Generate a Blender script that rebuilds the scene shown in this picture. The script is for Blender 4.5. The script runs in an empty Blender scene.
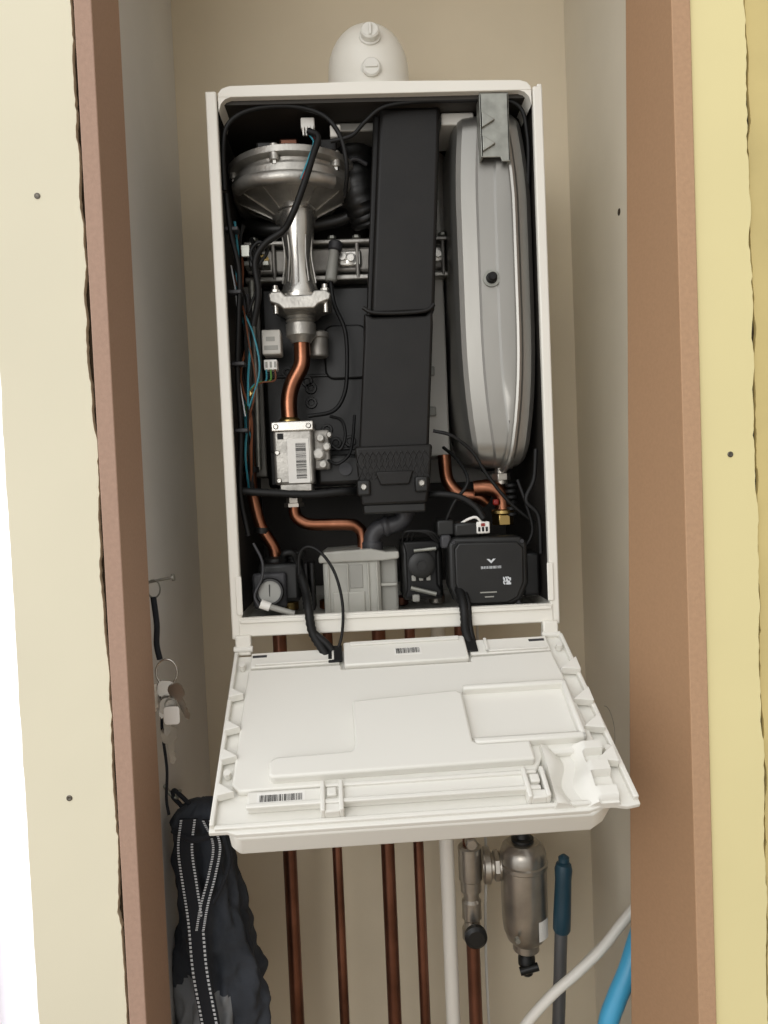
import bpy, bmesh, math, random
from mathutils import Matrix, Vector, noise
random.seed(7)
MM=.001
# ---------------------------------------------------------------- materials
def lin(h):
    c=[int(h[i:i+2],16)/255 for i in (0,2,4)]
    return [(v/12.92 if v<=.04045 else ((v+.055)/1.055)**2.4) for v in c]+[1]
def mat(name,hexc,rough=.5,metal=0,var=.08,vscale=8,bump=0,bscale=60,hex2=None,spec=.5,stretch=None,trans=0):
    m=bpy.data.materials.new(name);m.use_nodes=True;nt=m.node_tree;N=nt.nodes;L=nt.links
    b=N['Principled BSDF'];c=lin(hexc)
    b.inputs['Roughness'].default_value=rough;b.inputs['Metallic'].default_value=metal
    b.inputs['Specular IOR Level'].default_value=spec
    tc=N.new('ShaderNodeTexCoord');mp=N.new('ShaderNodeMapping')
    if stretch: mp.inputs['Scale'].default_value=stretch
    L.new(tc.outputs['Object'],mp.inputs[0])
    n=N.new('ShaderNodeTexNoise');n.inputs['Scale'].default_value=vscale;n.inputs['Detail'].default_value=5
    L.new(mp.outputs[0],n.inputs['Vector'])
    r=N.new('ShaderNodeValToRGB');r.color_ramp.elements[0].position=.3;r.color_ramp.elements[1].position=.7
    c2=lin(hex2) if hex2 else [v*(1-var*2.2) for v in c[:3]]+[1]
    r.color_ramp.elements[0].color=c2
    r.color_ramp.elements[1].color=c
    L.new(n.outputs['Fac'],r.inputs[0]);L.new(r.outputs[0],b.inputs['Base Color'])
    if bump:
        n2=N.new('ShaderNodeTexNoise');n2.inputs['Scale'].default_value=bscale;n2.inputs['Detail'].default_value=6
        L.new(mp.outputs[0],n2.inputs['Vector'])
        bp=N.new('ShaderNodeBump');bp.inputs['Strength'].default_value=bump;bp.inputs['Distance'].default_value=.002
        L.new(n2.outputs['Fac'],bp.inputs['Height']);L.new(bp.outputs[0],b.inputs['Normal'])
    if trans:
        t=N.new('ShaderNodeBsdfTranslucent');t.inputs[0].default_value=c
        mx=N.new('ShaderNodeMixShader');mx.inputs[0].default_value=trans
        L.new(b.outputs[0],mx.inputs[1]);L.new(t.outputs[0],mx.inputs[2]);L.new(mx.outputs[0],N['Material Output'].inputs[0])
    return m
M=dict(
 plaster=mat('alcove_plaster','DBCFB7',.9,var=.05,vscale=4,bump=.25,bscale=25),
 plasterL=mat('alcove_plaster_left','D6D4D0',.9,var=.05,vscale=4,bump=.25,bscale=25),
 plasterR=mat('alcove_plaster_right','DCD4C2',.9,var=.06,vscale=3,bump=.25,bscale=25),
 cream=mat('cream_painted_board','E2DCC4',.8,var=.03,vscale=3,bump=.12,bscale=40),
 yellow=mat('yellow_painted_board','E9DDA6',.8,var=.03,vscale=3,bump=.15,bscale=40),
 yellow2=mat('yellow_plaster','DCC98A',.85,var=.1,vscale=6,bump=.4,bscale=30),
 dark_gap=mat('dark_gap','3A2E1E',.95),
 mdf=mat('mdf_board_face','A88463',.9,var=.035,vscale=260,bump=.12,bscale=400),
 mdf_edge=mat('mdf_board_edge','BC9878',.9,var=.05,vscale=200,bump=.2,bscale=400),
 mdf2=mat('mdf_board_pink','B5957E',.9,var=.035,vscale=260,bump=.12,bscale=400),
 mdf2_edge=mat('mdf_board_pink_edge','B09280',.9,var=.05,vscale=200,bump=.2,bscale=400),
 white=mat('white_enamel','E9E6DC',.35,var=.02),
 wplast=mat('white_plastic','E2E0D8',.42,var=.015,vscale=5),
 label=mat('label_white','E8E6E0',.5,var=.01),
 liner=mat('dark_liner','35312C',.6,var=.2),
 sheet=mat('grey_sheet','9A9892',.45,metal=.5,var=.1),
 lsheet=mat('light_sheet','CECBC3',.5,var=.08),
 black=mat('black_plastic','191918',.42,var=.2,vscale=30,spec=.45),
 duct=mat('duct_black_plastic','141210',.5,var=.2,vscale=30,bump=.1,bscale=500,spec=.35),
 rubber=mat('black_rubber','0E0E0E',.55,spec=.35),
 alu=mat('cast_aluminium','C0BDB6',.42,metal=.8,var=.18,vscale=40,bump=.25,bscale=250),
 aluD=mat('cast_aluminium_dull','A8A49D',.5,metal=.6,var=.2,vscale=30,bump=.25,bscale=250),
 alu2=mat('machined_aluminium','D2CFC8',.27,metal=.9,var=.1,vscale=20),
 steel=mat('pressed_steel_grey','A2A09A',.38,metal=.8,var=.14,vscale=5,bump=.35,bscale=14,stretch=(1,1,.35)),
 zinc=mat('zinc_bracket','A5A69E',.4,metal=.75,var=.15,vscale=60),
 copper=mat('copper','AC765C',.30,metal=1,var=.2,vscale=30,hex2='80523C'),
 copperd=mat('copper_aged','946756',.33,metal=.95,var=.2,vscale=12,hex2='654538'),
 brass=mat('brass','AF9660',.3,metal=1,var=.15),
 grey=mat('grey_plastic','9A9992',.45,var=.06),
 lgrey=mat('trap_translucent_plastic','D0CFC6',.2,var=.10,vscale=16,trans=.3),
 dgrey=mat('dark_grey_rubber','38383B',.5,var=.1),
 dial=mat('gauge_face','9C9C96',.4),
 red=mat('red_plastic','8A2018',.4),teal=mat('teal_wire','3E8FA0',.4),green=mat('green_wire','5A8A3C',.4),brown=mat('brown_wire','6E4028',.4),
 nickel=mat('nickel_brass','BBB5AB',.33,metal=.9,var=.15,vscale=25,bump=.1,bscale=80),
 wpipe=mat('white_pvc','DEDAD0',.4,var=.03),
 fabric=mat('bag_fabric','3B4048',.9,var=.25,vscale=14,bump=.5,bscale=180),
 fabric2=mat('bag_fabric_grey','85888B',.9,var=.15,vscale=14,bump=.4,bscale=180),
 webbing=mat('bag_webbing','1D2026',.9,bump=.3,bscale=300),
 stitch=mat('white_stitch','CFD3D6',.8),
 bluepl=mat('petrol_blue_plastic','1F4150',.4),pole=mat('grey_pole','6F7173',.4,metal=.5),
 lblue=mat('light_blue_plastic','4AA6CE',.35,var=.05),
 curtain=mat('sheer_curtain','F6F4FA',.9,var=.02,trans=.6),
 floor=mat('floor_boards','9A8468',.6,var=.15,vscale=3),
 pencil=mat('pencil_mark','9A9488',.9),
 screw=mat('screw_steel','6A655C',.4,metal=.8),
)
# ---------------------------------------------------------------- helpers (all in millimetres)
COL=bpy.context.collection
def link(me,name,m,parent=None,sharp=32):
    bm=bmesh.new();bm.from_mesh(me)
    bmesh.ops.recalc_face_normals(bm,faces=bm.faces)
    for f in bm.faces:f.smooth=True
    for e in bm.edges:
        if len(e.link_faces)==2 and e.calc_face_angle(0)>math.radians(sharp): e.smooth=False
    bm.to_mesh(me);bm.free()
    o=bpy.data.objects.new(name,me);COL.objects.link(o)
    if m: me.materials.append(M[m] if isinstance(m,str) else m)
    if parent is not None:
        o.parent=parent;o.matrix_parent_inverse=Matrix.Translation(-parent.location)
    return o
def group(name,loc=(0,0,0),parent=None):
    e=bpy.data.objects.new(name,None);e.empty_display_size=.05;COL.objects.link(e)
    e.location=Vector(loc)*MM
    return e
def mesh(name,vs,fs,m,parent=None,sharp=32,T=None):
    me=bpy.data.meshes.new(name)
    vs=[Vector(v) for v in vs]
    if T is not None: vs=[T@v for v in vs]
    me.from_pydata([v*MM for v in vs],[],fs);me.update()
    return link(me,name,m,parent,sharp)
def bev(o,w,seg=3):
    b=o.modifiers.new('bevel','BEVEL');b.width=w*MM;b.segments=seg;b.limit_method='ANGLE';b.angle_limit=math.radians(40)
    return o
def box(name,x0,x1,y0,y1,z0,z1,m,parent=None,b=0,T=None,seg=2):
    vs=[(x,y,z) for x in (x0,x1) for y in (y0,y1) for z in (z0,z1)]
    fs=[(0,1,3,2),(4,6,7,5),(0,4,5,1),(2,3,7,6),(0,2,6,4),(1,5,7,3)]
    o=mesh(name,vs,fs,m,parent,T=T)
    if b: bev(o,b,seg)
    return o
def prism(name,pts,y0,y1,m,parent=None,b=0,T=None):
    """polygon in x/z, extruded in y"""
    n=len(pts)
    vs=[(x,y0,z) for x,z in pts]+[(x,y1,z) for x,z in pts]
    fs=[tuple(range(n)),tuple(range(2*n-1,n-1,-1))]+[(i,(i+1)%n,n+(i+1)%n,n+i) for i in range(n)]
    o=mesh(name,vs,fs,m,parent,T=T)
    if b: bev(o,b)
    return o
def rrect(x0,x1,z0,z1,r,n=6):
    out=[]
    for cx,cz,a0 in ((x1-r,z1-r,0),(x0+r,z1-r,90),(x0+r,z0+r,180),(x1-r,z0+r,270)):
        for i in range(n+1):
            a=math.radians(a0+90*i/n);out.append((cx+r*math.cos(a),cz+r*math.sin(a)))
    return out
def lathe(name,prof,org,m,parent=None,axis=(0,0,1),seg=40,sharp=32):
    q=Vector((0,0,1)).rotation_difference(Vector(axis).normalized()).to_matrix().to_4x4()
    T=Matrix.Translation(Vector(org))@q
    vs=[];fs=[]
    for r,z in prof:
        r=max(r,.01)
        for i in range(seg):
            a=2*math.pi*i/seg;vs.append((r*math.cos(a),r*math.sin(a),z))
    k=len(prof)
    for j in range(k-1):
        for i in range(seg):
            i2=(i+1)%seg;fs.append((j*seg+i,j*seg+i2,(j+1)*seg+i2,(j+1)*seg+i))
    fs.append(tuple(range(seg-1,-1,-1)));fs.append(tuple(range((k-1)*seg,k*seg)))
    return mesh(name,vs,fs,m,parent,sharp,T)
def cyl(name,p0,p1,r,m,parent=None,r1=None,seg=24,ch=0):
    p0=Vector(p0);p1=Vector(p1);L=(p1-p0).length;r1=r if r1 is None else r1
    pr=[(r,0),(r1,L)] if not ch else [(r-ch,0),(r,ch),(r1,L-ch),(r1-ch,L)]
    return lathe(name,pr,p0,m,parent,p1-p0,seg)
def spline(pts,n=8):
    P=[Vector(p) for p in pts];P=[2*P[0]-P[1]]+P+[2*P[-1]-P[-2]];out=[]
    for i in range(1,len(P)-2):
        a,b,c,d=P[i-1:i+3]
        for k in range(n):
            t=k/n;out.append(.5*((2*b)+(c-a)*t+(2*a-5*b+4*c-d)*t*t+(3*b-a-3*c+d)*t**3))
    out.append(P[-2]);return out
def tube(name,pts,r,m,parent=None,seg=14,n=8,rf=None):
    S=spline(pts,n) if n>1 else [Vector(p) for p in pts]
    vs=[];fs=[];up=None
    for i,p in enumerate(S):
        t=(S[min(i+1,len(S)-1)]-S[max(i-1,0)]).normalized()
        if up is None: up=t.orthogonal().normalized()
        up=(up-t*up.dot(t)).normalized();sd=t.cross(up)
        rr=rf(i/(len(S)-1),i) if rf else r
        for k in range(seg):
            a=2*math.pi*k/seg;vs.append(p+up*math.cos(a)*rr+sd*math.sin(a)*rr)
    for j in range(len(S)-1):
        for i in range(seg):
            i2=(i+1)%seg;fs.append((j*seg+i,j*seg+i2,(j+1)*seg+i2,(j+1)*seg+i))
    fs.append(tuple(range(seg-1,-1,-1)));fs.append(tuple(range((len(S)-1)*seg,len(S)*seg)))
    return mesh(name,vs,fs,m,parent,50)
def hexnut(name,org,r,h,m,parent=None,axis=(0,0,1)):
    return bev(lathe(name,[(r,0),(r,h)],org,m,parent,axis,seg=6),.8,2)
def screw(name,x,y,z,r,parent,m='alu2'):
    return lathe(name,[(r,0),(r,r*.4),(r*.7,r*.8),(r*.45,r*.8),(r*.4,r*.5)],(x,y,z),m,parent,(0,-1,0),16)
def barcode(name,x0,x1,y,z0,z1,parent,T=None,vert=False,m='rubber'):
    vs=[];fs=[];c=(z0 if vert else x0);end=(z1 if vert else x1)
    while c<end-.3:
        w=random.choice([.4,.6,1.0])
        a,b=c,min(c+w,end)
        q=[(x0,y,a),(x1,y,a),(x1,y,b),(x0,y,b)] if vert else [(a,y,z0),(b,y,z0),(b,y,z1),(a,y,z1)]
        k=len(vs);vs+=q;fs.append((k,k+1,k+2,k+3));c=b+random.choice([.4,.7,1.0])
    return mesh(name,vs,fs,m,parent,T=T)

# ---------------------------------------------------------------- room shell
box('wall_back',-520,1000,300,420,0,2350,'plaster')
wl=group('wall_left',(-370,70,1200))
box('alcove_side_plaster',-420,-317.5,-144,300,0,2350,'plasterL',wl)
def ragged(name,x0,x1,amp0,amp1,y0,y1,m,parent,n=420,z1=2350):
    P=[];Q=[]
    f=lambda z,x,s:noise.noise((z*.008,x,s))+.6*noise.noise((z*.03,x,s+3))+.35*noise.noise((z*.12,x,s+6))
    for i in range(n+1):
        z=z1*i/n
        P.append((x0+amp0*f(z,x0,1),z))
        Q.append((x1+amp1*f(z,x1,2),z))
    vs=[];fs=[]
    for y in (y0,y1):
        for p,q in zip(P,Q): vs+= [(p[0],y,p[1]),(q[0],y,q[1])]
    k=2*(n+1)
    for i in range(n):
        a=2*i;fs+=[(a,a+1,a+3,a+2),(k+a,k+a+2,k+a+3,k+a+1),(a,a+2,k+a+2,k+a),(a+1,k+a+1,k+a+3,a+3)]
    fs+=[(0,k,k+1,1),(k-2,k-1,2*k-1,2*k-2)]
    return mesh(name,vs,fs,m,parent,20)
box('substrate',-420,-318,-148,-144,0,2350,'dark_gap',wl)
ragged('painted_board',-418,-323,1,4.5,-156,-148,'cream',wl)
wr=group('wall_right',(600,70,1200))
box('alcove_side_plaster',336,1000,-144,300,0,2350,'plasterR',wr)
box('substrate',336,1000,-148,-144,0,2350,'dark_gap',wr)
ragged('painted_board',335.5,396,.3,4,-156,-148,'yellow',wr)
ragged('old_plaster',399,1000,5,0,-153,-148,'yellow2',wr)
for i,(x,z,g) in enumerate(((-368,1720,wl),(-371,1075,wl),(368,1418,wr))):
    lathe('screw_%d'%i,[(3.2,0),(3.2,.6),(2.2,1),(.7,.6)],(x,-156,z),'screw',g,(0,-1,0),16)
lathe('screw_hole',[(5,0),(4.7,.6),(2,.8)],(336,72,1766),'dark_gap',wr,(-1,0,0),16)
tube('pencil_arc',[(335.8,190+34*math.cos(a),1000+34*math.sin(a)) for a in [1.2+.35*i for i in range(12)]],.5,'pencil',wr,seg=6)
box('floor',-1600,1600,-2200,300,-40,0,'floor')
box('ceiling',-420,1000,-156,300,2350,2400,'plaster')
# MDF linings
def jamb(name,xs,m,medge):
    n=12;vs=[];fs=[]
    for i in range(n+1):
        t=i/n;z=2345*t
        a=[xs[0][k]*(1-t)+xs[1][k]*t for k in range(4)]
        vs+=[(a[0],-160,z),(a[1],-160,z),(a[2],-60,z),(a[3],-60,z)]
    for i in range(n):
        for k in range(4):
            k2=(k+1)%4;fs.append((4*i+k,4*i+k2,4*i+4+k2,4*i+4+k))
    fs+=[(3,2,1,0),(4*n,4*n+1,4*n+2,4*n+3)]
    o=mesh(name,vs,fs,m)
    o.data.materials.append(M[medge])
    for p in o.data.polygons:
        if p.normal.y<-.9: p.material_index=1
    return bev(o,1,2)
jamb('trim_1',((-319.5,-301,-303,-318.5),(-317.5,-299,-299,-318)),'mdf2','mdf2_edge')
jamb('trim_2',((334,314,254,335),(335,314,312,335.5)),'mdf','mdf_edge')

# ---------------------------------------------------------------- boiler
B=group('gas_boiler',(0,150,1560))
box('casing_side_left',-215,-209,0,299,1212,1906,'white',B,1)
box('casing_side_right',208,214,0,299,1212,1906,'white',B,1)
box('frame_lip_left',-215,-201,-1,9,1208,1906,'white',B,2)
box('frame_lip_right',202,214.5,-1,9,1208,1903,'white',B,2)
box('liner_left',-209,-206,9,290,1236,1898,'liner',B)
box('liner_right',205,208,9,290,1236,1898,'liner',B)
prism('casing_top',[(-199,1898),(-199,1903),(-194,1909),(-184,1912),(0,1914),(186,1911),(195,1908),(200,1902),(200,1898)],-1,299,'white',B,1)
for s,xx in ((1,-199),(-1,200)):
    prism('casing_top_corner',[(xx,1900),(xx+s*22,1900),(xx+s*9,1896),(xx+s*3,1890),(xx,1880)],-.5,60,'white',B)
box('liner_top',-205,204,9,290,1893,1898,'liner',B)
box('casing_back',-209,208,290,299,1212,1900,'lsheet',B)
box('back_liner_lower',-205,204,285,290,1236,1400,'liner',B)
box('casing_bottom',-209,208,9,290,1212,1220,'white',B)
box('frame_bottom_rail',-206,206,-2,8,1211,1236,'white',B,2)
box('rail_lip',-203,203,-5,-2,1229,1234,'white',B,1)
for x in (-207,199):
    box('catch_slot',x,x+8,-3.5,-1,1240,1290,'white',B,1)
for x in(-204,196):
    box('hinge_bracket',x-6,x+14,-8,6,1188,1214,'white',B,2)
    cyl('hinge_pin',(x-8,-6,1196),(x+16,-6,1196),4,'wplast',B)
# air box / dark back
box('air_box',-204,-14,190,286,1765,1892,'liner',B,8)
lathe('flue_collar',[(50,0),(54,4),(54,16),(46,20),(46,90)],(-25,160,1800),'black',B)
lathe('flue_pipe_inner',[(46,0),(48,3),(48,10),(46,12),(46,128)],(66,190,1764),'lsheet',B)
box('top_cross_plate',88,132,40,120,1876,1892,'lsheet',B,2)
box('top_cross_plate',-60,4,60,110,1880,1892,'sheet',B,2)
tube('air_hose',[(-30,120,1890),(-25,110,1820),(-10,130,1780)],26,'black',B,rf=lambda t,i:26+1.5*math.sin(i*2.2),n=14)
tube('air_hose_cuff',[(-46,84,1840),(-30,80,1852),(-12,84,1846)],3,'dgrey',B)
# fan
fz=1846
lathe('fan_volute',[(20,5),(88,5),(91,3),(91,-5),(86,-7),(80,-8),(79,-12),(84,-14),(86,-18),(86,-27),(82,-34),(74,-40),(64,-44),(50,-50),(38,-56),(31,-60),(28,-66)],(-117,114,fz),'alu',B,seg=72,sharp=25)
for i in range(6):
    a=2*math.pi*(i+.3)/6
    x,y=-117+84*math.cos(a),114+84*math.sin(a)
    cyl('flange_lug',(x,y,fz-14),(x,y,fz+6),6.5,'alu',B)
    cyl('flange_bolt',(x,y,fz-19),(x,y,fz-13),4,'alu2',B,seg=6)
for i in range(12):
    a=2*math.pi*i/12
    T=Matrix.Translation((-117,114,fz))@Matrix.Rotation(a,4,'Z')
    mesh('bowl_rib',[(32,-1.2,-56),(32,1.2,-56),(76,1.2,-36),(76,-1.2,-36),(32,-1.2,-61),(32,1.2,-61),(76,1.2,-40),(76,-1.2,-40)],[(0,1,2,3),(7,6,5,4),(0,4,5,1),(1,5,6,2),(2,6,7,3),(3,7,4,0)],'alu',B,T=T)
tube('volute_scroll',[(-190,70,1812),(-170,42,1810),(-130,26,1808),(-90,30,1808),(-60,50,1810)],9,'alu',B)
box('outlet_duct',-204,-160,110,180,1808,1840,'alu',B,8)
lathe('fan_motor',[(42,0),(42,14),(34,22),(12,26)],(-117,112,1852),'black',B)
box('motor_cap',-130,-104,60,80,1852,1874,'copperd',B,3)
box('motor_bracket',-160,-132,50,70,1852,1866,'black',B,3)
box('motor_bracket',-76,-52,50,70,1850,1868,'black',B,3)
box('motor_connector_white',-98,-80,30,42,1872,1886,'label',B,1.5)
for k in range(4): box('pin',-96+4*k,-94+4*k,28,31,1862,1874,'label',B)
box('connector_clip_white',-60,-46,22,32,1856,1872,'lsheet',B,2)
# venturi
lathe('venturi_body',[(27,0),(27,-8),(25,-10),(25,-18),(23,-40),(20,-62),(18.5,-78),(20,-95),(24,-112),(27,-120),(27,-126),(33,-127),(33,-131)],(-113,95,1795),'alu2',B,seg=48)
for k in range(5):
    a=-math.pi/2+(k-2)*.6
    tube('venturi_rib',[(-113+21.5*math.cos(a),95+21.5*math.sin(a),1750),(-113+20*math.cos(a),95+20*math.sin(a),1722),(-113+25*math.cos(a),95+25*math.sin(a),1686)],1.2,'alu',B,seg=6)
prism('venturi_flange',[(-154,1664),(-150,1668),(-136,1668),(-131,1662),(-96,1662),(-92,1668),(-76,1668),(-69,1663),(-71,1655),(-86,1650),(-92,1644),(-134,1644),(-140,1650),(-152,1654)],55,135,'alu',B,2)
for x in (-145,-77):
    cyl('flange_stud',(x,66,1640),(x,66,1678),4,'alu2',B,seg=12)
    hexnut('flange_nut',(x,66,1668),6.5,5,'alu2',B)
lathe('threaded_coupling',[(20,0),(21,-4),(18,-6),(21,-8),(18,-11),(21,-13),(18,-16),(21,-18),(21,-34),(17,-38),(13,-44)],(-114,92,1648),'alu',B,seg=24)
# gas pipe
tube('copper_gas_pipe',[(-114,92,1612),(-114,92,1590),(-116,91,1572),(-129,90,1548),(-135,88,1525),(-135,86,1495)],11.5,'copper',B,seg=20)
lathe('brass_collar',[(13,0),(16,3),(16,8),(12,12)],(-135,86,1488),'brass',B)
# gas valve
V=B
box('gas_valve_body',-156,-102,52,112,1406,1490,'alu',V,4)
box('gas_valve_top_plate',-158,-100,48,116,1478,1492,'alu2',V,2)
box('gas_valve_foot',-150,-106,56,108,1396,1408,'alu',V,2)
box('gas_valve_label',-137,-108,50.6,52,1408,1468,'label',V)
barcode('gas_valve_barcode',-126,-112,50.3,1414,1462,V,vert=True)
for x,z in((-151,1485),(-107,1485),(-150,1412),(-151,1450)): screw('valve_screw',x,48 if z>1478 else 52,z,3.6,V)
box('valve_qr',-150,-142,50.9,52,1468,1476,'rubber',V)
for i,(x,z,r) in enumerate(((-92,1468,6),(-84,1456,6),(-95,1446,8),(-80,1472,4),(-90,1432,6))):
    lathe('valve_port',[(r,0),(r,9),(r*.7,10),(r*.7,14),(r*.3,14)],(x,66,z),'alu',V,(0,-1,0),20)
box('valve_side_block',-103,-80,66,105,1425,1480,'aluD',V,3)
box('valve_coil',-101,-32,82,130,1403,1446,'black',V,6)
cyl('coil_core',(-60,78,1425),(-60,90,1425),9,'dgrey',V)
tube('valve_lead',[(-80,70,1460),(-66,64,1452),(-58,66,1470),(-62,76,1492),(-78,88,1500)],2.2,'rubber',V)
tube('valve_lead',[(-84,68,1438),(-70,60,1432),(-54,62,1444),(-48,74,1466),(-44,90,1500)],2.2,'rubber',V)
lathe('brass_union',[(14,0),(14,5),(11,6),(11,14),(14,16),(14,22)],(-134,82,1375),'nickel',V,seg=6)
tube('copper_gas_inlet',[(-134,82,1380),(-133,82,1364),(-124,82,1354),(-108,82,1349),(-60,82,1347),(-46,82,1342),(-40,82,1330),(-40,82,1300)],8.5,'copper',B,seg=18)
tube('copper_flow_left',[(-193,84,1500),(-193,84,1420),(-191,84,1392),(-182,84,1350),(-166,84,1320),(-163,84,1300),(-163,84,1280)],8.5,'copper',B,seg=18)
for x,z in((-192,1430),(-181,1344)): lathe('pipe_clip',[(9,-4),(11,-4),(11,4),(9,4)],(x,84,z),'black',B,(.1,0,1),20)
# ignition box + connectors at left
box('ignition_box',-168,-142,78,110,1588,1622,'lsheet',B,2)
box('ignition_print',-165,-146,77.4,78,1594,1600,'grey',B)
box('ignition_print',-162,-150,77.4,78,1606,1612,'grey',B)
box('ignition_connector',-166,-148,74,92,1566,1580,'label',B,1)
for k in range(3): box('connector_slot',-164+6*k,-161+6*k,73.4,74,1569,1577,'grey',B)
for k in range(3):
    tube('connector_lead',[(-163+6*k,74,1566),(-164+6*k,68,1550),(-178+3*k,60,1545),(-192+2*k,58,1520),(-194+2*k,62,1450-10*k)],1.2,['teal','green','brown'][k],B,seg=6)
tube('teal_lead',[(-195,50,1700),(-190,50,1650),(-176,52,1612),(-170,52,1560),(-190,52,1500),(-185,54,1470)],1.3,'teal',B,seg=6)
tube('brown_lead',[(-197,50,1690),(-186,48,1640),(-182,50,1600),(-176,52,1540),(-192,52,1480),(-193,54,1440)],1.2,'brown',B,seg=6)
tube('white_lead',[(-199,40,1700),(-194,40,1650),(-196,40,1560),(-190,40,1500)],1.0,'stitch',B,seg=6)
for k in range(5):
    r0=random.Random(k)
    tube('loom_lead',[(-196+r0.random()*14,46+r0.random()*20,1760-j*52) for j in range(8)],1.6,['rubber','brown','black','rubber','teal'][k],B,seg=6)
for z in (1742,1660,1566,1478): box('loom_tie',-203,-186,28,46,z,z+5,'dgrey',B,1)
box('igniter_plug',-176,-158,40,54,1696,1712,'black',B,3)
box('earth_tag',-186,-174,44,48,1712,1728,'zinc',B,1)
box('left_clip_block',-200,-180,60,90,1640,1668,'dgrey',B,3)
lathe('ntc_sensor',[(7,0),(7,8),(4,9),(4,16)],(-186,70,1532),'brass',B,(0,-1,0),6)
# heat exchanger
box('sheet_left',-203,-178,150,284,1420,1702,'sheet',B,2)
box('sheet_mid',-5,60,200,284,1400,1702,'sheet',B,2)
box('heat_exchanger_cover',-177,-6,152,284,1402,1700,'black',B,6)
for i in range(12):
    x=-150+random.random()*125;z=1450+random.random()*220
    lathe('cover_boss',[(9,0),(8,5),(5,5),(4,2)],(x,152,z),'black',B,(0,-1,0),20)
for z in (1455,1565): box('cover_rib',-170,-14,148,153,z,z+4,'black',B,1)
prism('cover_panel',rrect(-85,-20,1560,1640,14),146,153,'black',B,3)
box('burner_rail',-192,100,142,262,1716,1752,'aluD',B,4)
box('burner_rail_flange',-195,103,136,266,1703,1711,'alu',B,2)
box('burner_rail_top',-195,103,134,266,1755,1762,'alu',B,2)
for x in (-180,-152,-66,-30,78,96):
    cyl('rail_bolt',(x,138,1706),(x,138,1756),3.2,'aluD',B,seg=12)
    hexnut('rail_nut',(x,138,1762),6.5,5,'zinc',B)
for x,z in((-168,1735),(-52,1735),(-40,1733),(88,1735)):
    lathe('rail_sensor',[(9,0),(9,6),(5,7),(5,12)],(x,142,z),'brass' if x<-100 else 'alu2',B,(0,-1,0),20)
box('rail_plate',-58,-24,136,142,1722,1746,'alu2',B,3)
cyl('ignition_boot',(-70,112,1694),(-63,116,1742),8.5,'grey',B,r1=7,ch=2)
cyl('ignition_boot_collar',(-62,116,1738),(-60,117,1752),10,'dgrey',B,ch=2)
tube('ignition_cable',[(-70,112,1694),(-66,106,1660),(-52,104,1620),(-52,102,1565),(-58,100,1530),(-75,98,1508),(-110,95,1502)],3,'rubber',B)
lathe('condensate_canister',[(12,0),(14,2),(14,26),(16,28),(16,34),(12,37)],(-92,118,1588),'aluD',B,seg=28)
box('spark_bracket',-190,-155,95,120,1715,1722,'zinc',B,1)
tube('sensor_lead',[(-168,120,1738),(-176,90,1750),(-172,70,1730),(-165,60,1690),(-180,50,1640)],2,'rubber',B)
tube('black_hose_back',[(-195,150,1790),(-150,130,1776),(-60,130,1785),(-20,120,1800)],10,'black',B)
# black air duct
prism('air_duct_upper',[(6,1894),(86,1894),(68,1626),(-16,1626)],26,125,'duct',B,5)
prism('air_duct_upper_side',[(-2,1894),(8,1894),(-14,1628),(-22,1628)],45,120,'duct',B,3)
prism('air_duct_lower',[(-26,1628),(-14,1622),(55,1622),(65,1630),(65,1610),(53,1448),(-40,1448),(-26,1610)],22,128,'duct',B,4)
tube('duct_seam',[(-27,21,1634),(-14,20,1627),(20,20,1625),(55,20,1627),(67,21,1635)],2.6,'duct',B)
prism('air_duct_collar',[(-46,1452),(57,1452),(52,1400),(47,1374),(-40,1374),(-42,1400)],14,132,'duct',B,4)
for k in range(12):
    x=-38+k*7.6
    for d in (1,-1):
        tube('collar_emboss',[(x,13.6,1444),(x+d*6,13.6,1432),(x,13.6,1420),(x+d*6,13.6,1408)],.8,'duct',B,seg=6,n=2)
prism('duct_tongue',[(-20,1418),(30,1418),(24,1400),(-14,1400)],9,14,'duct',B,2)
for x,z in((-36,1399),(40,1401)):
    box('duct_ear',x-9,x+9,8,20,z-12,z+9,'black',B,3); screw('duct_screw',x,8,z,4.5,B)
box('duct_foot',-38,46,18,120,1362,1376,'black',B,3)
# expansion vessel : two pressed half shells joined at a rim, flattish faceted faces
E=B
st=[(97,34),(99,22),(102,13),(108,8),(127,5),(130,2.5),(150,1),(153,-1),(168,-2),(172,-2),(173,-6),(176,-7),(179,-6),(180,-2),(183,1),(194,4),(201,12)]
vs=[];fs=[];n=0
for x,ins in st:
    # rounded outline with subdivided long sides so the faces can bow
    c=rrect(15+ins,225-ins,1416+ins*.7,1893-ins*.35,max(34-ins*.3,10),8)
    ring=[]
    for i in range(len(c)):
        a=Vector(c[i]);b=Vector(c[(i+1)%len(c)]);m=14 if (b-a).length>60 else 1
        for s in range(m): ring.append(tuple(a.lerp(b,s/m)))
    n=len(ring)
    for y,z in ring:
        e=max(0,(1620-z)/200);t=max(0,(z-1760)/130)
        if x<160: xo=x+16*e**2.4+9*t**2
        else: xo=x-16*e**2.4-13*t**1.6
        yo=y+(10*e**3 if y<120 else 0)+ (5*t**2 if y<120 else 0)
        vs.append((xo,yo,z))
for j in range(len(st)-1):
    for i in range(n): fs.append((j*n+i,j*n+(i+1)%n,(j+1)*n+(i+1)%n,(j+1)*n+i))
fs+=[tuple(range(n)),tuple(range(len(st)*n-1,(len(st)-1)*n-1,-1))]
o=mesh('expansion_vessel',vs,fs,'steel',E,24)
lathe('vessel_air_valve',[(9,0),(9,3),(6,4),(6,12),(4,14)],(143,17,1665),'rubber',E,(0,-1,0),20)
cyl('vessel_air_valve_washer',(143,18,1665),(143,13.5,1665),11,'zinc',E)
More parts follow.
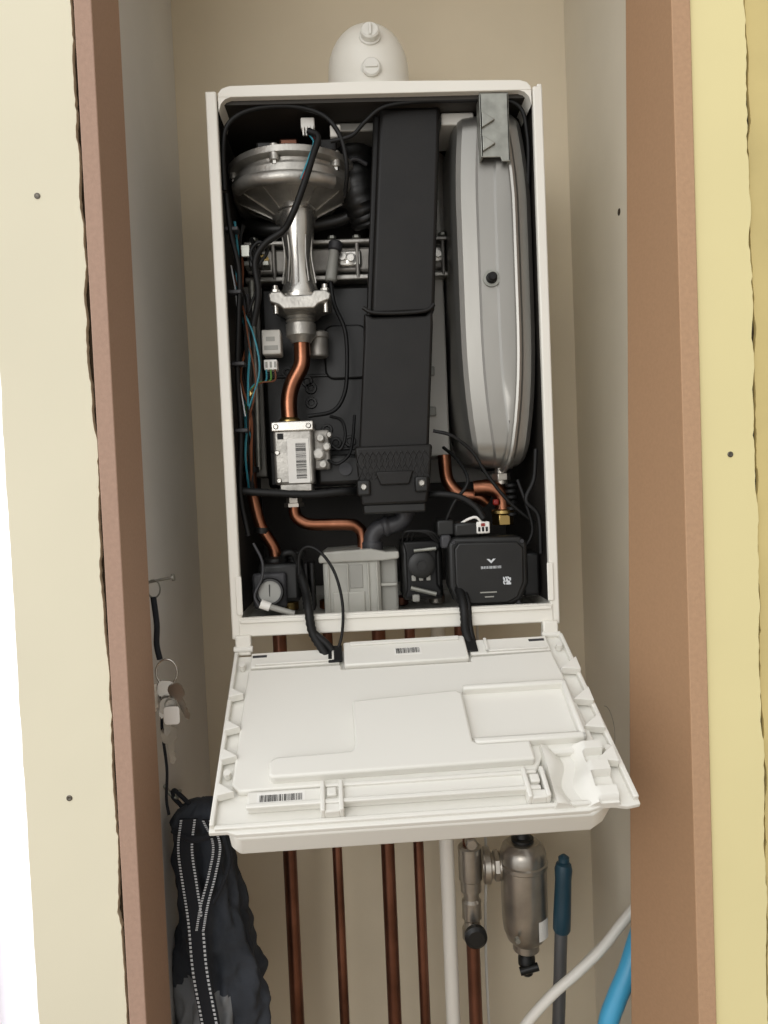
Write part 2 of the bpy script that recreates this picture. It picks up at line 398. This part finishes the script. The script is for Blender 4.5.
prism('vessel_bracket',[(133,1897),(171,1897),(171,1810),(160,1810),(158,1816),(133,1816)],2,5,'zinc',E,1)
box('bracket_fold_right',168,171,2,30,1810,1896,'zinc',E,.8)
box('bracket_fold_left',133,136,2,24,1816,1896,'zinc',E,.8)
prism('bracket_gusset_1',[(135,1872),(152,1862),(135,1852)],-2,3,'zinc',E,1)
prism('bracket_gusset_2',[(135,1842),(152,1832),(135,1822)],-2,3,'zinc',E,1)
cyl('vessel_neck',(158,75,1424),(158,75,1395),9,'nickel',E)
hexnut('vessel_neck_nut',(158,75,1400),13,10,'nickel',E)
for z in range(1350,1395,8): cyl('vessel_hose_ring',(168,60,z),(168,60,z+5),8,'rubber',E,ch=1)
box('white_backing_strip',60,97,150,284,1440,1820,'lsheet',B,3)
for z in (1500,1560,1640): box('strip_clip',66,78,144,152,z,z+14,'grey',B,2)
# copper right
tube('copper_return_small',[(82,100,1440),(84,100,1408),(92,98,1392),(104,96,1382),(128,94,1378),(140,96,1370)],9.5,'copper',B,seg=18)
tube('copper_return_large',[(118,72,1390),(136,70,1391),(150,68,1386),(157,68,1374),(157,68,1345)],11,'copper',B,seg=20)
hexnut('brass_nut',(157,68,1338),15,14,'brass',B)
lathe('brass_nut_ring',[(14,0),(16,2),(16,6),(13,8)],(157,68,1352),'brass',B)
box('red_clip',142,150,54,62,1366,1374,'red',B,2)
tube('vessel_cable',[(60,30,1470),(85,28,1462),(112,32,1440),(130,34,1410),(160,34,1370),(195,40,1340)],2.4,'rubber',B)
tube('pump_lead_black',[(70,40,1340),(84,30,1372),(104,30,1400),(96,60,1430),(80,90,1450)],2.4,'rubber',B)
tube('pump_lead_black',[(176,40,1300),(190,34,1330),(182,30,1366),(172,34,1400)],2.4,'rubber',B)
# pump
P=B
prism('pump_head',[(72,1318),(80,1327),(170,1325),(179,1316),(179,1262),(168,1238),(152,1230),(96,1230),(80,1240),(72,1262)],16,60,'black',P,5)
prism('pump_head_face',[(80,1312),(86,1320),(164,1318),(172,1310),(171,1264),(162,1244),(148,1237),(100,1237),(87,1246),(80,1266)],10,17,'black',P,2.5)
lathe('pump_motor',[(48,0),(48,40),(40,60)],(125,56,1276),'dgrey',P,(0,1,0))
box('pump_terminal',82,120,22,70,1326,1346,'black',P,4)
box('pump_terminal_lug',60,84,30,72,1328,1350,'black',P,3)
box('pump_terminal_lug',64,78,24,40,1312,1330,'dgrey',P,3)
box('pump_plug_white',112,130,20,34,1330,1346,'label',P,2)
for k in range(3): box('plug_slot',114+5*k,117+5*k,19.4,20,1333,1339,'rubber',P)
box('pump_plug_red',118,123,18,21,1340,1344,'red',P)
tube('pump_lead_white',[(120,24,1344),(112,22,1352),(102,24,1350),(92,30,1344)],1.8,'label',P)
mesh('pump_logo_mark',[(122,9.4,1297),(128,9.4,1291),(134,9.4,1297),(130.5,9.4,1297),(128,9.4,1294.5),(125.5,9.4,1297)],[(0,1,2,3,4,5)],'stitch',P)
barcode('pump_logo_text',114,141,9.3,1284,1287.5,P,m='stitch')
for i in range(8):
    for j in range(8):
        if random.random()<.5 or (i in(0,7) or j in(0,7)) and random.random()<.5: box('qr_cell',143+1.3*i,144.3+1.3*i,9.2,9.6,1262+1.3*j,1263.3+1.3*j,'stitch',P)
box('pump_print',112,134,9.3,10,1252,1253.6,'grey',P);box('pump_print',118,130,9.3,10,1246,1247.5,'grey',P)
for x,z in((80,1320),(171,1318),(164,1236),(86,1238)): screw('pump_screw',x,16,z,3,P,'dgrey')
box('pump_bracket',176,200,40,90,1240,1300,'black',P,4)
# condensate trap (clear moulded plastic)
box('condensate_trap_body',-96,-18,42,118,1222,1300,'lgrey',B,5,seg=3)
box('condensate_trap_side',-20,6,56,115,1222,1302,'grey',B,4)
prism('condensate_trap_lid',[(-101,1298),(-101,1306),(-92,1313),(-30,1315),(-10,1310),(8,1310),(8,1300),(-14,1298)],38,122,'lgrey',B,2.5)
for x in (-90,-64,-36,-24): box('trap_rib',x,x+2.5,39,43,1226,1296,'lgrey',B,1)
box('trap_step',-84,-40,39,44,1226,1258,'lgrey',B,2)
box('trap_inner_baffle',-60,-42,40.8,42.5,1262,1294,'grey',B,1)
box('trap_shelf',-18,4,48,58,1262,1266,'lgrey',B,1)
tube('condensate_elbow',[(-27,62,1312),(-26,62,1330),(-15,62,1342),(2,60,1345),(16,60,1352),(22,60,1372)],12,'dgrey',B,seg=20,rf=lambda t,i:12+(2.5 if t<.12 or t>.88 or .45<t<.55 else 0))
# diverter block
box('diverter_body',12,68,52,118,1240,1322,'black',B,5)
prism('diverter_frame',[(14,1322),(64,1322),(66,1312),(60,1306),(60,1262),(66,1252),(64,1244),(14,1244),(18,1256),(18,1306)],44,54,'rubber',B,3)
lathe('diverter_motor',[(18,0),(18,8),(14,10),(6,10),(6,14)],(38,44,1290),'black',B,(0,-1,0))
for k in range(3): box('diverter_window',24+10*k,30+10*k,40,44,1268,1276,'grey',B,1)
cyl('diverter_rod',(22,34,1260),(56,34,1250),3,'zinc',B)
cyl('diverter_rod',(28,34,1310),(58,34,1312),2.5,'zinc',B)
box('diverter_clip',24,34,36,44,1240,1250,'grey',B,2)
for k in range(3): tube('diverter_lead',[(14+6*k,50,1322),(18+7*k,36,1336),(44+5*k,34,1334),(60+3*k,40,1320)],1.8,'rubber',B)
# left hydraulics
box('hydraulic_block_left',-185,-128,50,118,1246,1300,'black',B,6)
lathe('hydraulic_cap',[(14,0),(14,12),(17,13),(17,20),(12,23)],(-163,80,1284),'black',B)
lathe('hydraulic_cap',[(10,0),(10,14),(13,15),(13,24)],(-134,66,1290),'rubber',B)
box('gauge_bracket',-192,-146,40,52,1240,1288,'dgrey',B,4)
lathe('pressure_gauge',[(19,0),(19,13),(17.5,15),(15,15),(15,11)],(-168,42,1262),'black',B,(.05,-1,.15),32)
lathe('pressure_gauge_dial',[(14.8,0),(14.8,1)],(-167.4,30.5,1263.7),'dial',B,(.05,-1,.15))
box('pressure_needle',-168,-167,28.6,29.2,1256,1274,'rubber',B)
cyl('sight_tube',(-174,14,1249),(-134,12,1236),4,'grey',B)
cyl('sight_tube_cap',(-178,14,1251),(-166,14,1246),6,'label',B)
for x in (-120,-112): box('manifold_tab',x,x+4,30,70,1236,1300,'rubber',B,1)
tube('left_hose',[(-150,60,1300),(-148,50,1312),(-136,50,1312),(-130,55,1296),(-118,50,1270),(-112,40,1246)],4.5,'rubber',B)
tube('grey_lead',[(-186,30,1330),(-175,26,1306),(-176,24,1284),(-186,20,1262),(-180,16,1246)],2,'dgrey',B)
for i in range(6):
    lathe('isolating_fitting',[(10,0),(12,2),(12,12),(8,14)],(-150+54*i,130,1222),['brass','copper','brass','copperd','nickel','copper'][i],B,seg=16)
# harnesses
tube('top_harness',[(-200,20,1790),(-199,18,1840),(-190,15,1872),(-160,14,1889),(-110,14,1892),(-70,16,1882),(-48,20,1858),(-40,26,1820),(-44,50,1790)],3,'rubber',B)
tube('top_harness_right',[(-60,22,1850),(-32,20,1856),(-14,18,1872),(10,14,1888),(50,12,1893),(100,12,1893),(180,14,1890),(198,20,1850),(199,30,1780)],2.6,'rubber',B)
tube('fan_harness',[(-88,26,1866),(-76,20,1855),(-84,12,1826),(-98,8,1786),(-112,12,1756),(-126,22,1738),(-152,26,1722),(-166,30,1700),(-164,34,1660),(-174,44,1620)],4.4,'rubber',B)
for k,c in enumerate(('teal','red','green')):
    tube('fan_lead_'+c,[(-90+4*k,30,1866),(-82+3*k,22,1850),(-88+3*k,10,1826),(-100+2*k,6,1796)],1.1,c,B,seg=6)
tube('mid_harness_left',[(-199,34,1400),(-160,32,1396),(-110,32,1392),(-60,36,1394),(-38,60,1392)],5,'rubber',B,rf=lambda t,i:5+.6*(i%2))
tube('mid_harness_right',[(48,40,1384),(66,30,1385),(92,26,1380),(112,24,1366),(122,22,1350)],4.2,'rubber',B)
tube('left_harness',[(-200,30,1790),(-196,30,1740),(-188,34,1690),(-192,36,1630),(-197,36,1560),(-196,34,1480),(-200,30,1400),(-192,30,1340)],3.4,'rubber',B)
tube('left_harness_coil',[(-170,40,1690),(-160,34,1700),(-150,36,1716),(-160,36,1728),(-172,38,1716),(-168,40,1696)],2.4,'rubber',B)
tube('right_harness',[(196,24,1440),(192,24,1400),(180,22,1372),(196,22,1350),(198,24,1300)],3,'rubber',B)
tube('left_silver_strip',[(-184,120,1700),(-184,118,1560),(-186,118,1430)],5,'zinc',B)
tube('loop_cable',[(-126,14,1288),(-124,12,1314),(-112,8,1324),(-94,4,1314),(-78,-2,1288),(-70,-8,1250),(-72,-12,1212),(-80,-16,1190),(-90,-18,1180)],2.0,'rubber',B)
rib=lambda t,i:5.5+.9*(i%2)
tube('ribbed_harness_left',[(-126,30,1288),(-118,12,1264),(-114,-8,1244),(-110,-12,1216),(-98,-16,1194),(-88,-20,1177)],5.5,'rubber',B,rf=rib,n=8)
tube('ribbed_harness_left_branch',[(-110,-12,1216),(-92,-16,1200),(-84,-18,1188),(-84,-20,1177)],4.5,'rubber',B,n=8)
tube('ribbed_harness_right',[(84,24,1262),(86,2,1248),(87,-10,1232),(88,-12,1206),(94,-16,1188),(102,-20,1176)],5.5,'rubber',B,rf=rib,n=8)
tube('harness_right_branch',[(92,20,1258),(94,-2,1240),(94,-10,1214),(98,-14,1192),(108,-20,1176)],3.5,'rubber',B)

# ---------------------------------------------------------------- drop-down control panel (local u,v,w)
o0=Vector((-213,-4,1191));fr=Vector((-205,-222,1057));U=Vector((430,0,5)).normalized()
Vn=(fr-o0).normalized();W=U.cross(-Vn).normalized()
T=Matrix((( U.x,-Vn.x,W.x,o0.x),(U.y,-Vn.y,W.y,o0.y),(U.z,-Vn.z,W.z,o0.z),(0,0,0,1)))
def pb(name,u0,u1,v0,v1,w0,w1,m='wplast',b=1.2): return box(name,u0,u1,-v1,-v0,w0,w1,m,B,b,T)
def pp(name,pts,w0,w1,m='wplast',b=1.2):
    n=len(pts)
    vs=[(u,-v,w0) for u,v in pts]+[(u,-v,w1) for u,v in pts]
    fs=[tuple(range(n)),tuple(range(2*n-1,n-1,-1))]+[(i,(i+1)%n,n+(i+1)%n,n+i) for i in range(n)]
    o=mesh(name,vs,fs,m,B,T=T)
    if b: bev(o,b,3)
    return o
pp('panel_fascia_shell',[(6,6),(424,6),(430,60),(438,236),(438,254),(424,256),(404,252),(384,258),(24,258),(14,254),(-4,254),(-4,240),(2,60)],-7,-1)
pp('panel_fascia_body',[(20,20),(410,20),(420,232),(404,250),(388,259),(24,259),(14,250)],-36,-5,b=4)
pp('panel_rim_left',[(2,4),(7,4),(2,250),(-3,250)],-4,6,b=1.5)
pp('panel_rim_right',[(422,4),(427,4),(437,250),(431,250)],-4,6,b=1.5)
pb('panel_rim_front',2,400,248,253,-4,3)
pp('control_box_cover',[(22,38),(138,38),(138,46),(300,46),(300,38),(404,36),(410,120),(414,190),(352,192),(340,212),(24,214),(16,205)],-2,7,b=2.5)
pp('cover_plateau_left',[(149,108),(272,101),(278,107),(278,176),(284,180),(340,180),(340,205),(60,207),(56,203),(56,186),(62,181),(144,179),(149,173)],5,18,b=3.5)
for nm,a in (('pocket_rim_top',(280,404,94,101)),('pocket_rim_right',(397,404,94,180)),('pocket_rim_bottom',(280,404,172,180))):
    pb(nm,*a,5,18,b=2.5)
pp('pocket_floor',[(279,100),(398,100),(398,173),(279,173)],5,7.8,b=.5)
pb('pocket_step',279,398,166,173,7,11,b=2)
pb('control_box_lip_left',24,136,8,34,-1,6,b=1.5)
pb('lip_rib_left',30,130,29,32,6,9,b=.8);pb('lip_rib_left',126,130,10,32,6,9,b=.8)
pb('control_box_lip_right',302,404,8,34,-1,6,b=1.5)
pb('lip_rib_right',322,326,8,32,6,9,b=.8);pb('lip_rib_right',322,400,29,32,6,9,b=.8)
pb('terminal_cover',142,298,3,44,-1,11,b=2)
pb('terminal_cover_step',150,290,6,12,11,14,b=.8)
pb('terminal_label',206,240,20,32,11,11.4,'label',0)
barcode('terminal_barcode',208,238,0,0,1,B,T=T@Matrix.Translation((0,-30,11.8))@Matrix.Rotation(math.radians(-90),4,'X')@Matrix.Scale(9,4,(0,0,1)))
pb('slot',26,44,13,17,5.5,6.4,'dgrey',0);pb('slot',380,400,13,17,5.5,6.4,'dgrey',0)
pb('cable_gland_left',122,140,6,34,6,9,'rubber',1);pb('cable_gland_right',298,312,4,30,6,9,'rubber',1)
pb('latch_rail',34,338,216,236,-1,9,b=2)
pb('latch_rail_lip',34,338,233,238,8,13)
pb('latch_rail_groove_wall',110,338,214,218,8,12,b=1)
for u in (122,334):
    pb('latch_clip',u-12,u-7,212,248,-1,15,b=1.5);pb('latch_clip',u+7,u+12,212,248,-1,15,b=1.5)
    pb('latch_clip_bridge',u-8,u+8,238,248,-1,12,b=1.5)
    pb('latch_clip_pin',u-5,u+5,220,230,8,14,b=1.5)
pb('rating_label',44,94,219,231,9,9.4,'label',0)
barcode('rating_barcode',47,91,0,0,1,B,T=T@Matrix.Translation((0,-230,9.7))@Matrix.Rotation(math.radians(-90),4,'X')@Matrix.Scale(8,4,(0,0,1)))
# pipe chute at the right front: a trough with zig-zag shoulder
vs=[];fs=[];NU=30;NV=14
def chute(u,v):
    a=(u-346)/(418-346);zz=8*math.sin((v-186)*.105)
    c=374+zz*.6;d=(u-c)/13
    h=15-20*math.exp(-d*d)
    if u>394: h=9+6*(1 if math.sin((v-180)*.22)>0 else -0.6)
    if a<.04 or a>.97: h=-3
    return h*(1-.35*max(0,(v-225)/28))
for j in range(NV*2+1):
    v=184+(254-184)*j/(NV*2)
    for i in range(NU+1):
        u=346+72*i/NU;vs.append((u,-v,chute(u,v)))
for j in range(NV*2):
    for i in range(NU): fs.append((j*(NU+1)+i,j*(NU+1)+i+1,(j+1)*(NU+1)+i+1,(j+1)*(NU+1)+i))
k0=len(vs);last=NV*2*(NU+1)
for i in range(NU+1): vs.append((346+72*i/NU,-254,-5))
for i in range(NU): fs.append((last+i,last+i+1,k0+i+1,k0+i))
k1=len(vs)
for i in range(NU+1): vs.append((346+72*i/NU,-184,-5))
for i in range(NU): fs.append((i+1,i,k1+i,k1+i+1))
mesh('pipe_chute',vs,fs,'wplast',B,60,T)
for v in (70,120,160,205):
    pp('gusset_left',[(3,v),(20,v+12),(3,v+16)],2,13,b=.8)
    pp('gusset_right',[(429,v-16),(406,v+2),(429,v+6)],2,13,b=.8)
for u,v in((14,30),(416,28),(10,190),(424,190)):
    vs=[(u+4*math.cos(a/12*6.283),-v+4*math.sin(a/12*6.283),w) for w in (0,9) for a in range(12)]
    mesh('panel_post',vs,[tuple(range(11,-1,-1)),tuple(range(12,24))]+[(i,(i+1)%12,12+(i+1)%12,12+i) for i in range(12)],'wplast',B,T=T)

# ---------------------------------------------------------------- flue elbow
F=group('flue_elbow',(0,150,1990))
lathe('collar',[(68,0),(68,8),(62,10),(61,20),(60,24)],(-2,150,1914),'white',F,seg=48)
lathe('riser_dome',[(61,20),(61,60),(59.5,62),(59,90)]+[(59*math.cos(a/10*math.pi/2),90+66*math.sin(a/10*math.pi/2)) for a in range(1,11)],(-2,150,1914),'white',F,seg=48,sharp=60)
cyl('horizontal_run',(-2,150,2004),(-2,299,2004),56,'white',F,seg=48)
lathe('wall_plate',[(75,0),(75,4),(58,8)],(-2,299,2004),'white',F,(0,-1,0),48)
lathe('test_point_cap',[(15,0),(15,3),(13,4),(13,12),(11,14),(4,14)],(0,96,2026),'wplast',F,(0,-1,.25),28)
box('cap_grip',-2,2,78,86,2020,2036,'wplast',F,.8)
lathe('test_point_cap',[(15,0),(15,3),(13,4),(13,8),(11,10),(4,10)],(0,94,1980),'wplast',F,(0,-1,0),28)
box('cap_grip',-9,9,82,86,1978,1982,'wplast',F,.8)

# ---------------------------------------------------------------- pipework below
def pipe(name,x,y,r,m,top=1211):
    g=group(name,(x,y,600));cyl('pipe_run',(x,y,0),(x,y,top),r,m,g,seg=28)
    return g
for i,(x,y,r,m) in enumerate(((-171,150,10.5,'copperd'),(-99,150,7.5,'copperd'),(-22,150,10.5,'copperd'),(25,150,8,'copperd'))):
    g=pipe('copper_pipe',x,y,r,m)
    lathe('compression_nut',[(r+5,0),(r+5,14)],(x,y,1190),'brass',g,seg=6)
pipe('plastic_waste_pipe',68,150,11,'wpipe')
g=pipe('valved_copper_pipe',103,150,10.5,'copperd',1211)
lathe('valve_body',[(13,0),(16,2),(16,16),(13,18),(12,30),(15,34),(15,60),(12,64),(12,74),(16,76),(16,94),(13,96)],(103,150,698),'nickel',g,seg=28)
lathe('tee_body',[(15,0),(18,3),(18,52),(15,55)],(103,150,790),'nickel',g,seg=28)
cyl('valve_spindle',(103,134,722),(103,120,722),6,'nickel',g)
lathe('valve_handle',[(15,0),(17,3),(17,10),(12,14)],(103,122,722),'black',g,(0,-1,0),24)
lathe('drain_knob',[(9,0),(9,14),(7,16)],(103,136,858),'nickel',g,(0,-1,0),20)
g=group('sensor_cable',(135,140,900))
tube('cable',[(132,176,1211),(132,176,900),(132,178,800),(126,176,640),(130,176,300),(130,200,2)],2.2,'lsheet',g)
Fm=group('magnetic_filter',(181,135,750))
lathe('body',[(8,176),(24,174),(31,168),(35,158),(35,146),(37,144),(37,138),(35,136),(35,60),(33,40),(28,26),(20,18),(20,8),(15,4)],(183,140,676),'nickel',Fm,seg=48)
lathe('cap',[(11,0),(17,2),(17,6),(12,8),(11,16),(7,20)],(183,140,850),'black',Fm,seg=24)
hexnut('air_vent_nut',(183,140,866),8,8,'black',Fm)
cyl('inlet',(123,148,812),(151,144,812),18,'nickel',Fm)
lathe('inlet_flange',[(25,0),(27,2),(27,10),(23,12)],(122.5,149,812),'nickel',Fm,(1,-.05,0),28)
lathe('inlet_flange',[(21,0),(23,2),(23,8),(20,10)],(138,147,812),'nickel',Fm,(1,-.05,0),8)
lathe('drain_nozzle',[(6,0),(9,3),(9,16),(13,18),(13,28),(11,32),(11,38)],(183,140,642),'black',Fm,seg=20)
cyl('drain_tap',(170,128,656),(198,128,662),6,'black',Fm)
vs=[];fs=[]
for i in range(7):
    a=math.radians(22+i*6)
    for z in (712,742): vs.append((183+35.5*math.sin(a),140-35.5*math.cos(a),z))
for i in range(6): fs.append((2*i,2*i+2,2*i+3,2*i+1))
mesh('label',vs,fs,'label',Fm)
cyl('bolt',(163,108,720),(163,100,720),4,'zinc',Fm,seg=6)

# ---------------------------------------------------------------- handles at the right
g=group('mop',(210,150,400))
cyl('pole',(192,130,2),(232,115,735),9.5,'pole',g)
lathe('grip',[(11,0),(13,4),(13,30),(12,80),(13,96),(11,104),(5,108)],(232,115,722),'bluepl',g,(.06,-.014,1),28)
lathe('hanging_hole_ring',[(4,0),(8,2),(8,8),(3,12)],(238.5,113,828),'bluepl',g)
box('mop_head',160,250,105,165,0,26,'bluepl',g,8)
g=group('vacuum_hose',(270,0,500))
tube('hose',[(330,24,815),(320,14,796),(304,2,770),(287,-8,738),(269,-12,704),(255,-14,664),(244,-14,560),(242,-12,360),(248,-8,160),(252,-6,16)],13,'lblue',g,seg=24,n=14)
g=group('folding_stool_leg',(200,50,400))
tube('bent_tube',[(330,52,800),(300,50,768),(268,46,735),(232,44,705),(192,42,674),(150,42,626),(124,42,560),(114,44,300),(112,46,8)],7,'wpipe',g,seg=20)
tube('bent_tube_rear',[(330,74,778),(296,72,742),(262,70,712),(232,68,684),(192,66,648),(150,66,606),(130,66,540),(122,66,300),(120,66,6)],5,'wpipe',g,seg=20)

# ---------------------------------------------------------------- bag
g=group('drawstring_bag',(-262,20,780))
prof=[(992,-268,12,10),(984,-266,34,26),(968,-266,44,34),(945,-266,42,32),(915,-270,38,30),(890,-266,38,34),(850,-264,42,38),(800,-260,48,44),(750,-255,56,50),(720,-254,59,52),(690,-256,58,50),(640,-260,56,52),(580,-262,48,46),(545,-262,30,28),(540,-262,4,4)]
vs=[];fs=[];seg=96
zs=[992-452*i/110 for i in range(111)]
def ip(z,k):
    for a,b in zip(prof,prof[1:]):
        if a[0]>=z>=b[0]:
            t=(a[0]-z)/(a[0]-b[0]);return a[k]*(1-t)+b[k]*t
    return prof[-1][k]
for z in zs:
    for i in range(seg):
        a=2*math.pi*i/seg;rx,ry=ip(z,2),ip(z,3)
        f=1+.10*math.sin(5*a+z*.014)+.26*noise.noise((math.cos(a)*2.2,math.sin(a)*2.2,z*.016))+.06*math.sin(11*a-z*.03)+.14*noise.noise((math.cos(a)*5,math.sin(a)*5,z*.05))
        vs.append((max(ip(z,1)+rx*f*math.cos(a),-316),20+ry*f*math.sin(a),z))
for j in range(len(zs)-1):
    for i in range(seg):
        i2=(i+1)%seg;fs.append((j*seg+i,j*seg+i2,(j+1)*seg+i2,(j+1)*seg+i))
fs+=[tuple(range(seg)),tuple(range(len(zs)*seg-1,(len(zs)-1)*seg-1,-1))]
o=mesh('fabric_body',vs,fs,'fabric',g,70)
o.data.materials.append(M['fabric2'])
for p in o.data.polygons:
    c=p.center/MM
    if c.z<770-.35*abs(c.x+275)+12*noise.noise((c.x*.05,c.z*.05,0)) and c.x<-235 and c.y<10: p.material_index=1
def strap(name,pts,w=9):
    S=spline(pts,12);vs=[];fs=[]
    for p in S: vs+=[p+Vector((-w,1,0)),p+Vector((w,-1,0)),p+Vector((w,2,0)),p+Vector((-w,4,0))]
    for i in range(len(S)-1):
        for k in range(4):
            fs.append((4*i+k,4*i+(k+1)%4,4*i+4+(k+1)%4,4*i+4+k))
    mesh(name,vs,fs,'webbing',g)
    for sx in (-w*.72,w*.72):
        vs=[];fs=[]
        for i in range(0,len(S)-1,1):
            p=S[i];q=S[i].lerp(S[i+1],.6);k=len(vs)
            vs+=[p+Vector((sx-1.5,-1.6,0)),p+Vector((sx+1.5,-1.6,0)),q+Vector((sx+1.5,-1.6,0)),q+Vector((sx-1.5,-1.6,0))];fs.append((k,k+1,k+2,k+3))
        mesh(name+'_stitching',vs,fs,'stitch',g)
strap('strap_front',[(-278,-22,985),(-282,-28,950),(-278,-30,905),(-272,-36,860),(-268,-42,800),(-258,-50,740),(-250,-54,680),(-246,-50,600)],12)
strap('strap_side',[(-256,-16,980),(-244,-20,950),(-250,-24,915),(-260,-34,880),(-266,-40,850)],6)
tube('drawcord',[(-300,-14,968),(-270,-30,962),(-236,-16,966),(-226,10,960)],4,'webbing',g)
tube('drawcord_end',[(-236,-18,964),(-228,-24,930),(-238,-28,900),(-250,-34,880)],3,'webbing',g)
tube('hang_loop',[(-290,16,980),(-300,16,992),(-306,16,1000),(-304,16,1008),(-294,14,1000),(-280,14,984)],3,'webbing',g)
hk=group('wall_hook',(-308,16,1004))
tube('hook',[(-317,16,1016),(-308,16,1002),(-301,16,998),(-296,16,1008)],2.5,'zinc',hk)

# ---------------------------------------------------------------- nail and keys
nl=group('nail',(-296,-40,1295));cyl('shank',(-317,-38,1291),(-278,-40,1297),1.8,'zinc',nl);cyl('head',(-278,-40,1297),(-275,-40,1297.4),4.5,'zinc',nl)
k=group('key_bunch',(-300,-40,1150))
tube('ring_top',[(-301+8*math.cos(a*.524),-40,1284+11*math.sin(a*.524)) for a in range(13)],1.1,'zinc',k,seg=6)
tube('lanyard',[(-302,-40,1274),(-299,-42,1240),(-301,-40,1215),(-298,-40,1196)],3.6,'webbing',k)
tube('split_ring',[(-290+13*math.cos(a*.524),-42,1180+16*math.sin(a*.524)) for a in range(13)],1.3,'alu2',k,seg=8)
def key(name,x,y,z,rot,m,tz=0):
    T=Matrix.Translation((x,y,z))@Matrix.Rotation(math.radians(rot),4,'Y')@Matrix.Rotation(math.radians(tz),4,'Z')
    prism(name+'_bow',rrect(-10,10,-20,0,7),-1,1,m,k,T=T)
    prism(name+'_blade',[(-4,-20),(4,-20),(4,-30),(2,-32),(4,-35),(2,-38),(4,-42),(0,-48),(-4,-44)],-.8,.8,m,k,T=T)
key('key_1',-290,-44,1170,10,'alu2',10);key('key_2',-282,-47,1166,-22,'nickel',-15);key('key_3',-298,-41,1166,18,'alu2',20);key('key_5',-288,-50,1150,4,'alu',25)
prism('tag',rrect(-293,-274,1118,1140,4),-54,-52,'label',k)
tube('tag_ring',[(-284+7*math.cos(a*.524),-53,1142+7*math.sin(a*.524)) for a in range(13)],.8,'zinc',k,seg=6)
tube('cord',[(-296,-42,1158),(-300,-40,1110),(-296,-42,1060),(-299,-40,1020),(-297,-40,1000)],1.8,'webbing',k)
key('key_4',-292,-43,1112,-6,'nickel',30)

# ---------------------------------------------------------------- window side left
g=group('sheer_curtain',(-800,200,1000))
vs=[];fs=[];nx=120
for z in (0,2350):
    for i in range(nx+1):
        vs.append((-1500+1070*i/nx,190+18*math.sin(i*.75)+8*math.sin(i*1.9),z))
for i in range(nx): fs.append((i,i+1,nx+2+i,nx+1+i))
mesh('cloth',vs,fs,'curtain',g,80)

# ---------------------------------------------------------------- light
w=bpy.data.worlds.new('world');bpy.context.scene.world=w;w.use_nodes=True
nt=w.node_tree;N=nt.nodes;L=nt.links;bg=N['Background']
tc=N.new('ShaderNodeTexCoord');dp=N.new('ShaderNodeVectorMath');dp.operation='DOT_PRODUCT'
dp.inputs[1].default_value=Vector((-.65,-.35,.55)).normalized()
L.new(tc.outputs['Generated'],dp.inputs[0])
cr=N.new('ShaderNodeValToRGB');mr=N.new('ShaderNodeMapRange');mr.inputs[1].default_value=-1;mr.inputs[2].default_value=1
L.new(dp.outputs['Value'],mr.inputs[0]);L.new(mr.outputs[0],cr.inputs[0])
e=cr.color_ramp.elements;e[0].position=.2;e[0].color=(.34,.30,.25,1);e[1].position=.95;e[1].color=(1.5,1.52,1.55,1)
m1=e.new(.6);m1.color=(.64,.61,.57,1)
L.new(cr.outputs[0],bg.inputs[0]);bg.inputs[1].default_value=.98
def area(name,loc,tgt,sx,sy,pw,col):
    l=bpy.data.lights.new(name,'AREA');l.shape='RECTANGLE';l.size=sx;l.size_y=sy;l.energy=pw;l.color=col
    o=bpy.data.objects.new(name,l);COL.objects.link(o);o.location=loc
    o.rotation_euler=(Vector(tgt)-Vector(loc)).to_track_quat('-Z','Y').to_euler()
area('window_daylight',(-1.0,-2.5,2.1),(0,0,1.45),1.2,1.2,18,(1,.97,.93))
area('patio_door_daylight',(-1.3,.9,1.4),(-.8,.2,1.2),1.0,2.0,30,(.95,.97,1))

# ---------------------------------------------------------------- camera
cd=bpy.data.cameras.new('camera');cam=bpy.data.objects.new('camera',cd);COL.objects.link(cam)
cd.sensor_fit='VERTICAL';cd.sensor_height=36;cd.lens=740/1024*36;cd.clip_start=.02
R=Matrix.Rotation(math.radians(-1.9),3,'Z')@Matrix.Rotation(math.radians(90-2.07),3,'X')@Matrix.Rotation(math.radians(-2.4),3,'Z')
cam.matrix_world=Matrix.Translation((-.043,-.96,1.40))@R.to_4x4()
bpy.context.scene.camera=cam
bpy.context.scene.view_settings.view_transform='Standard'
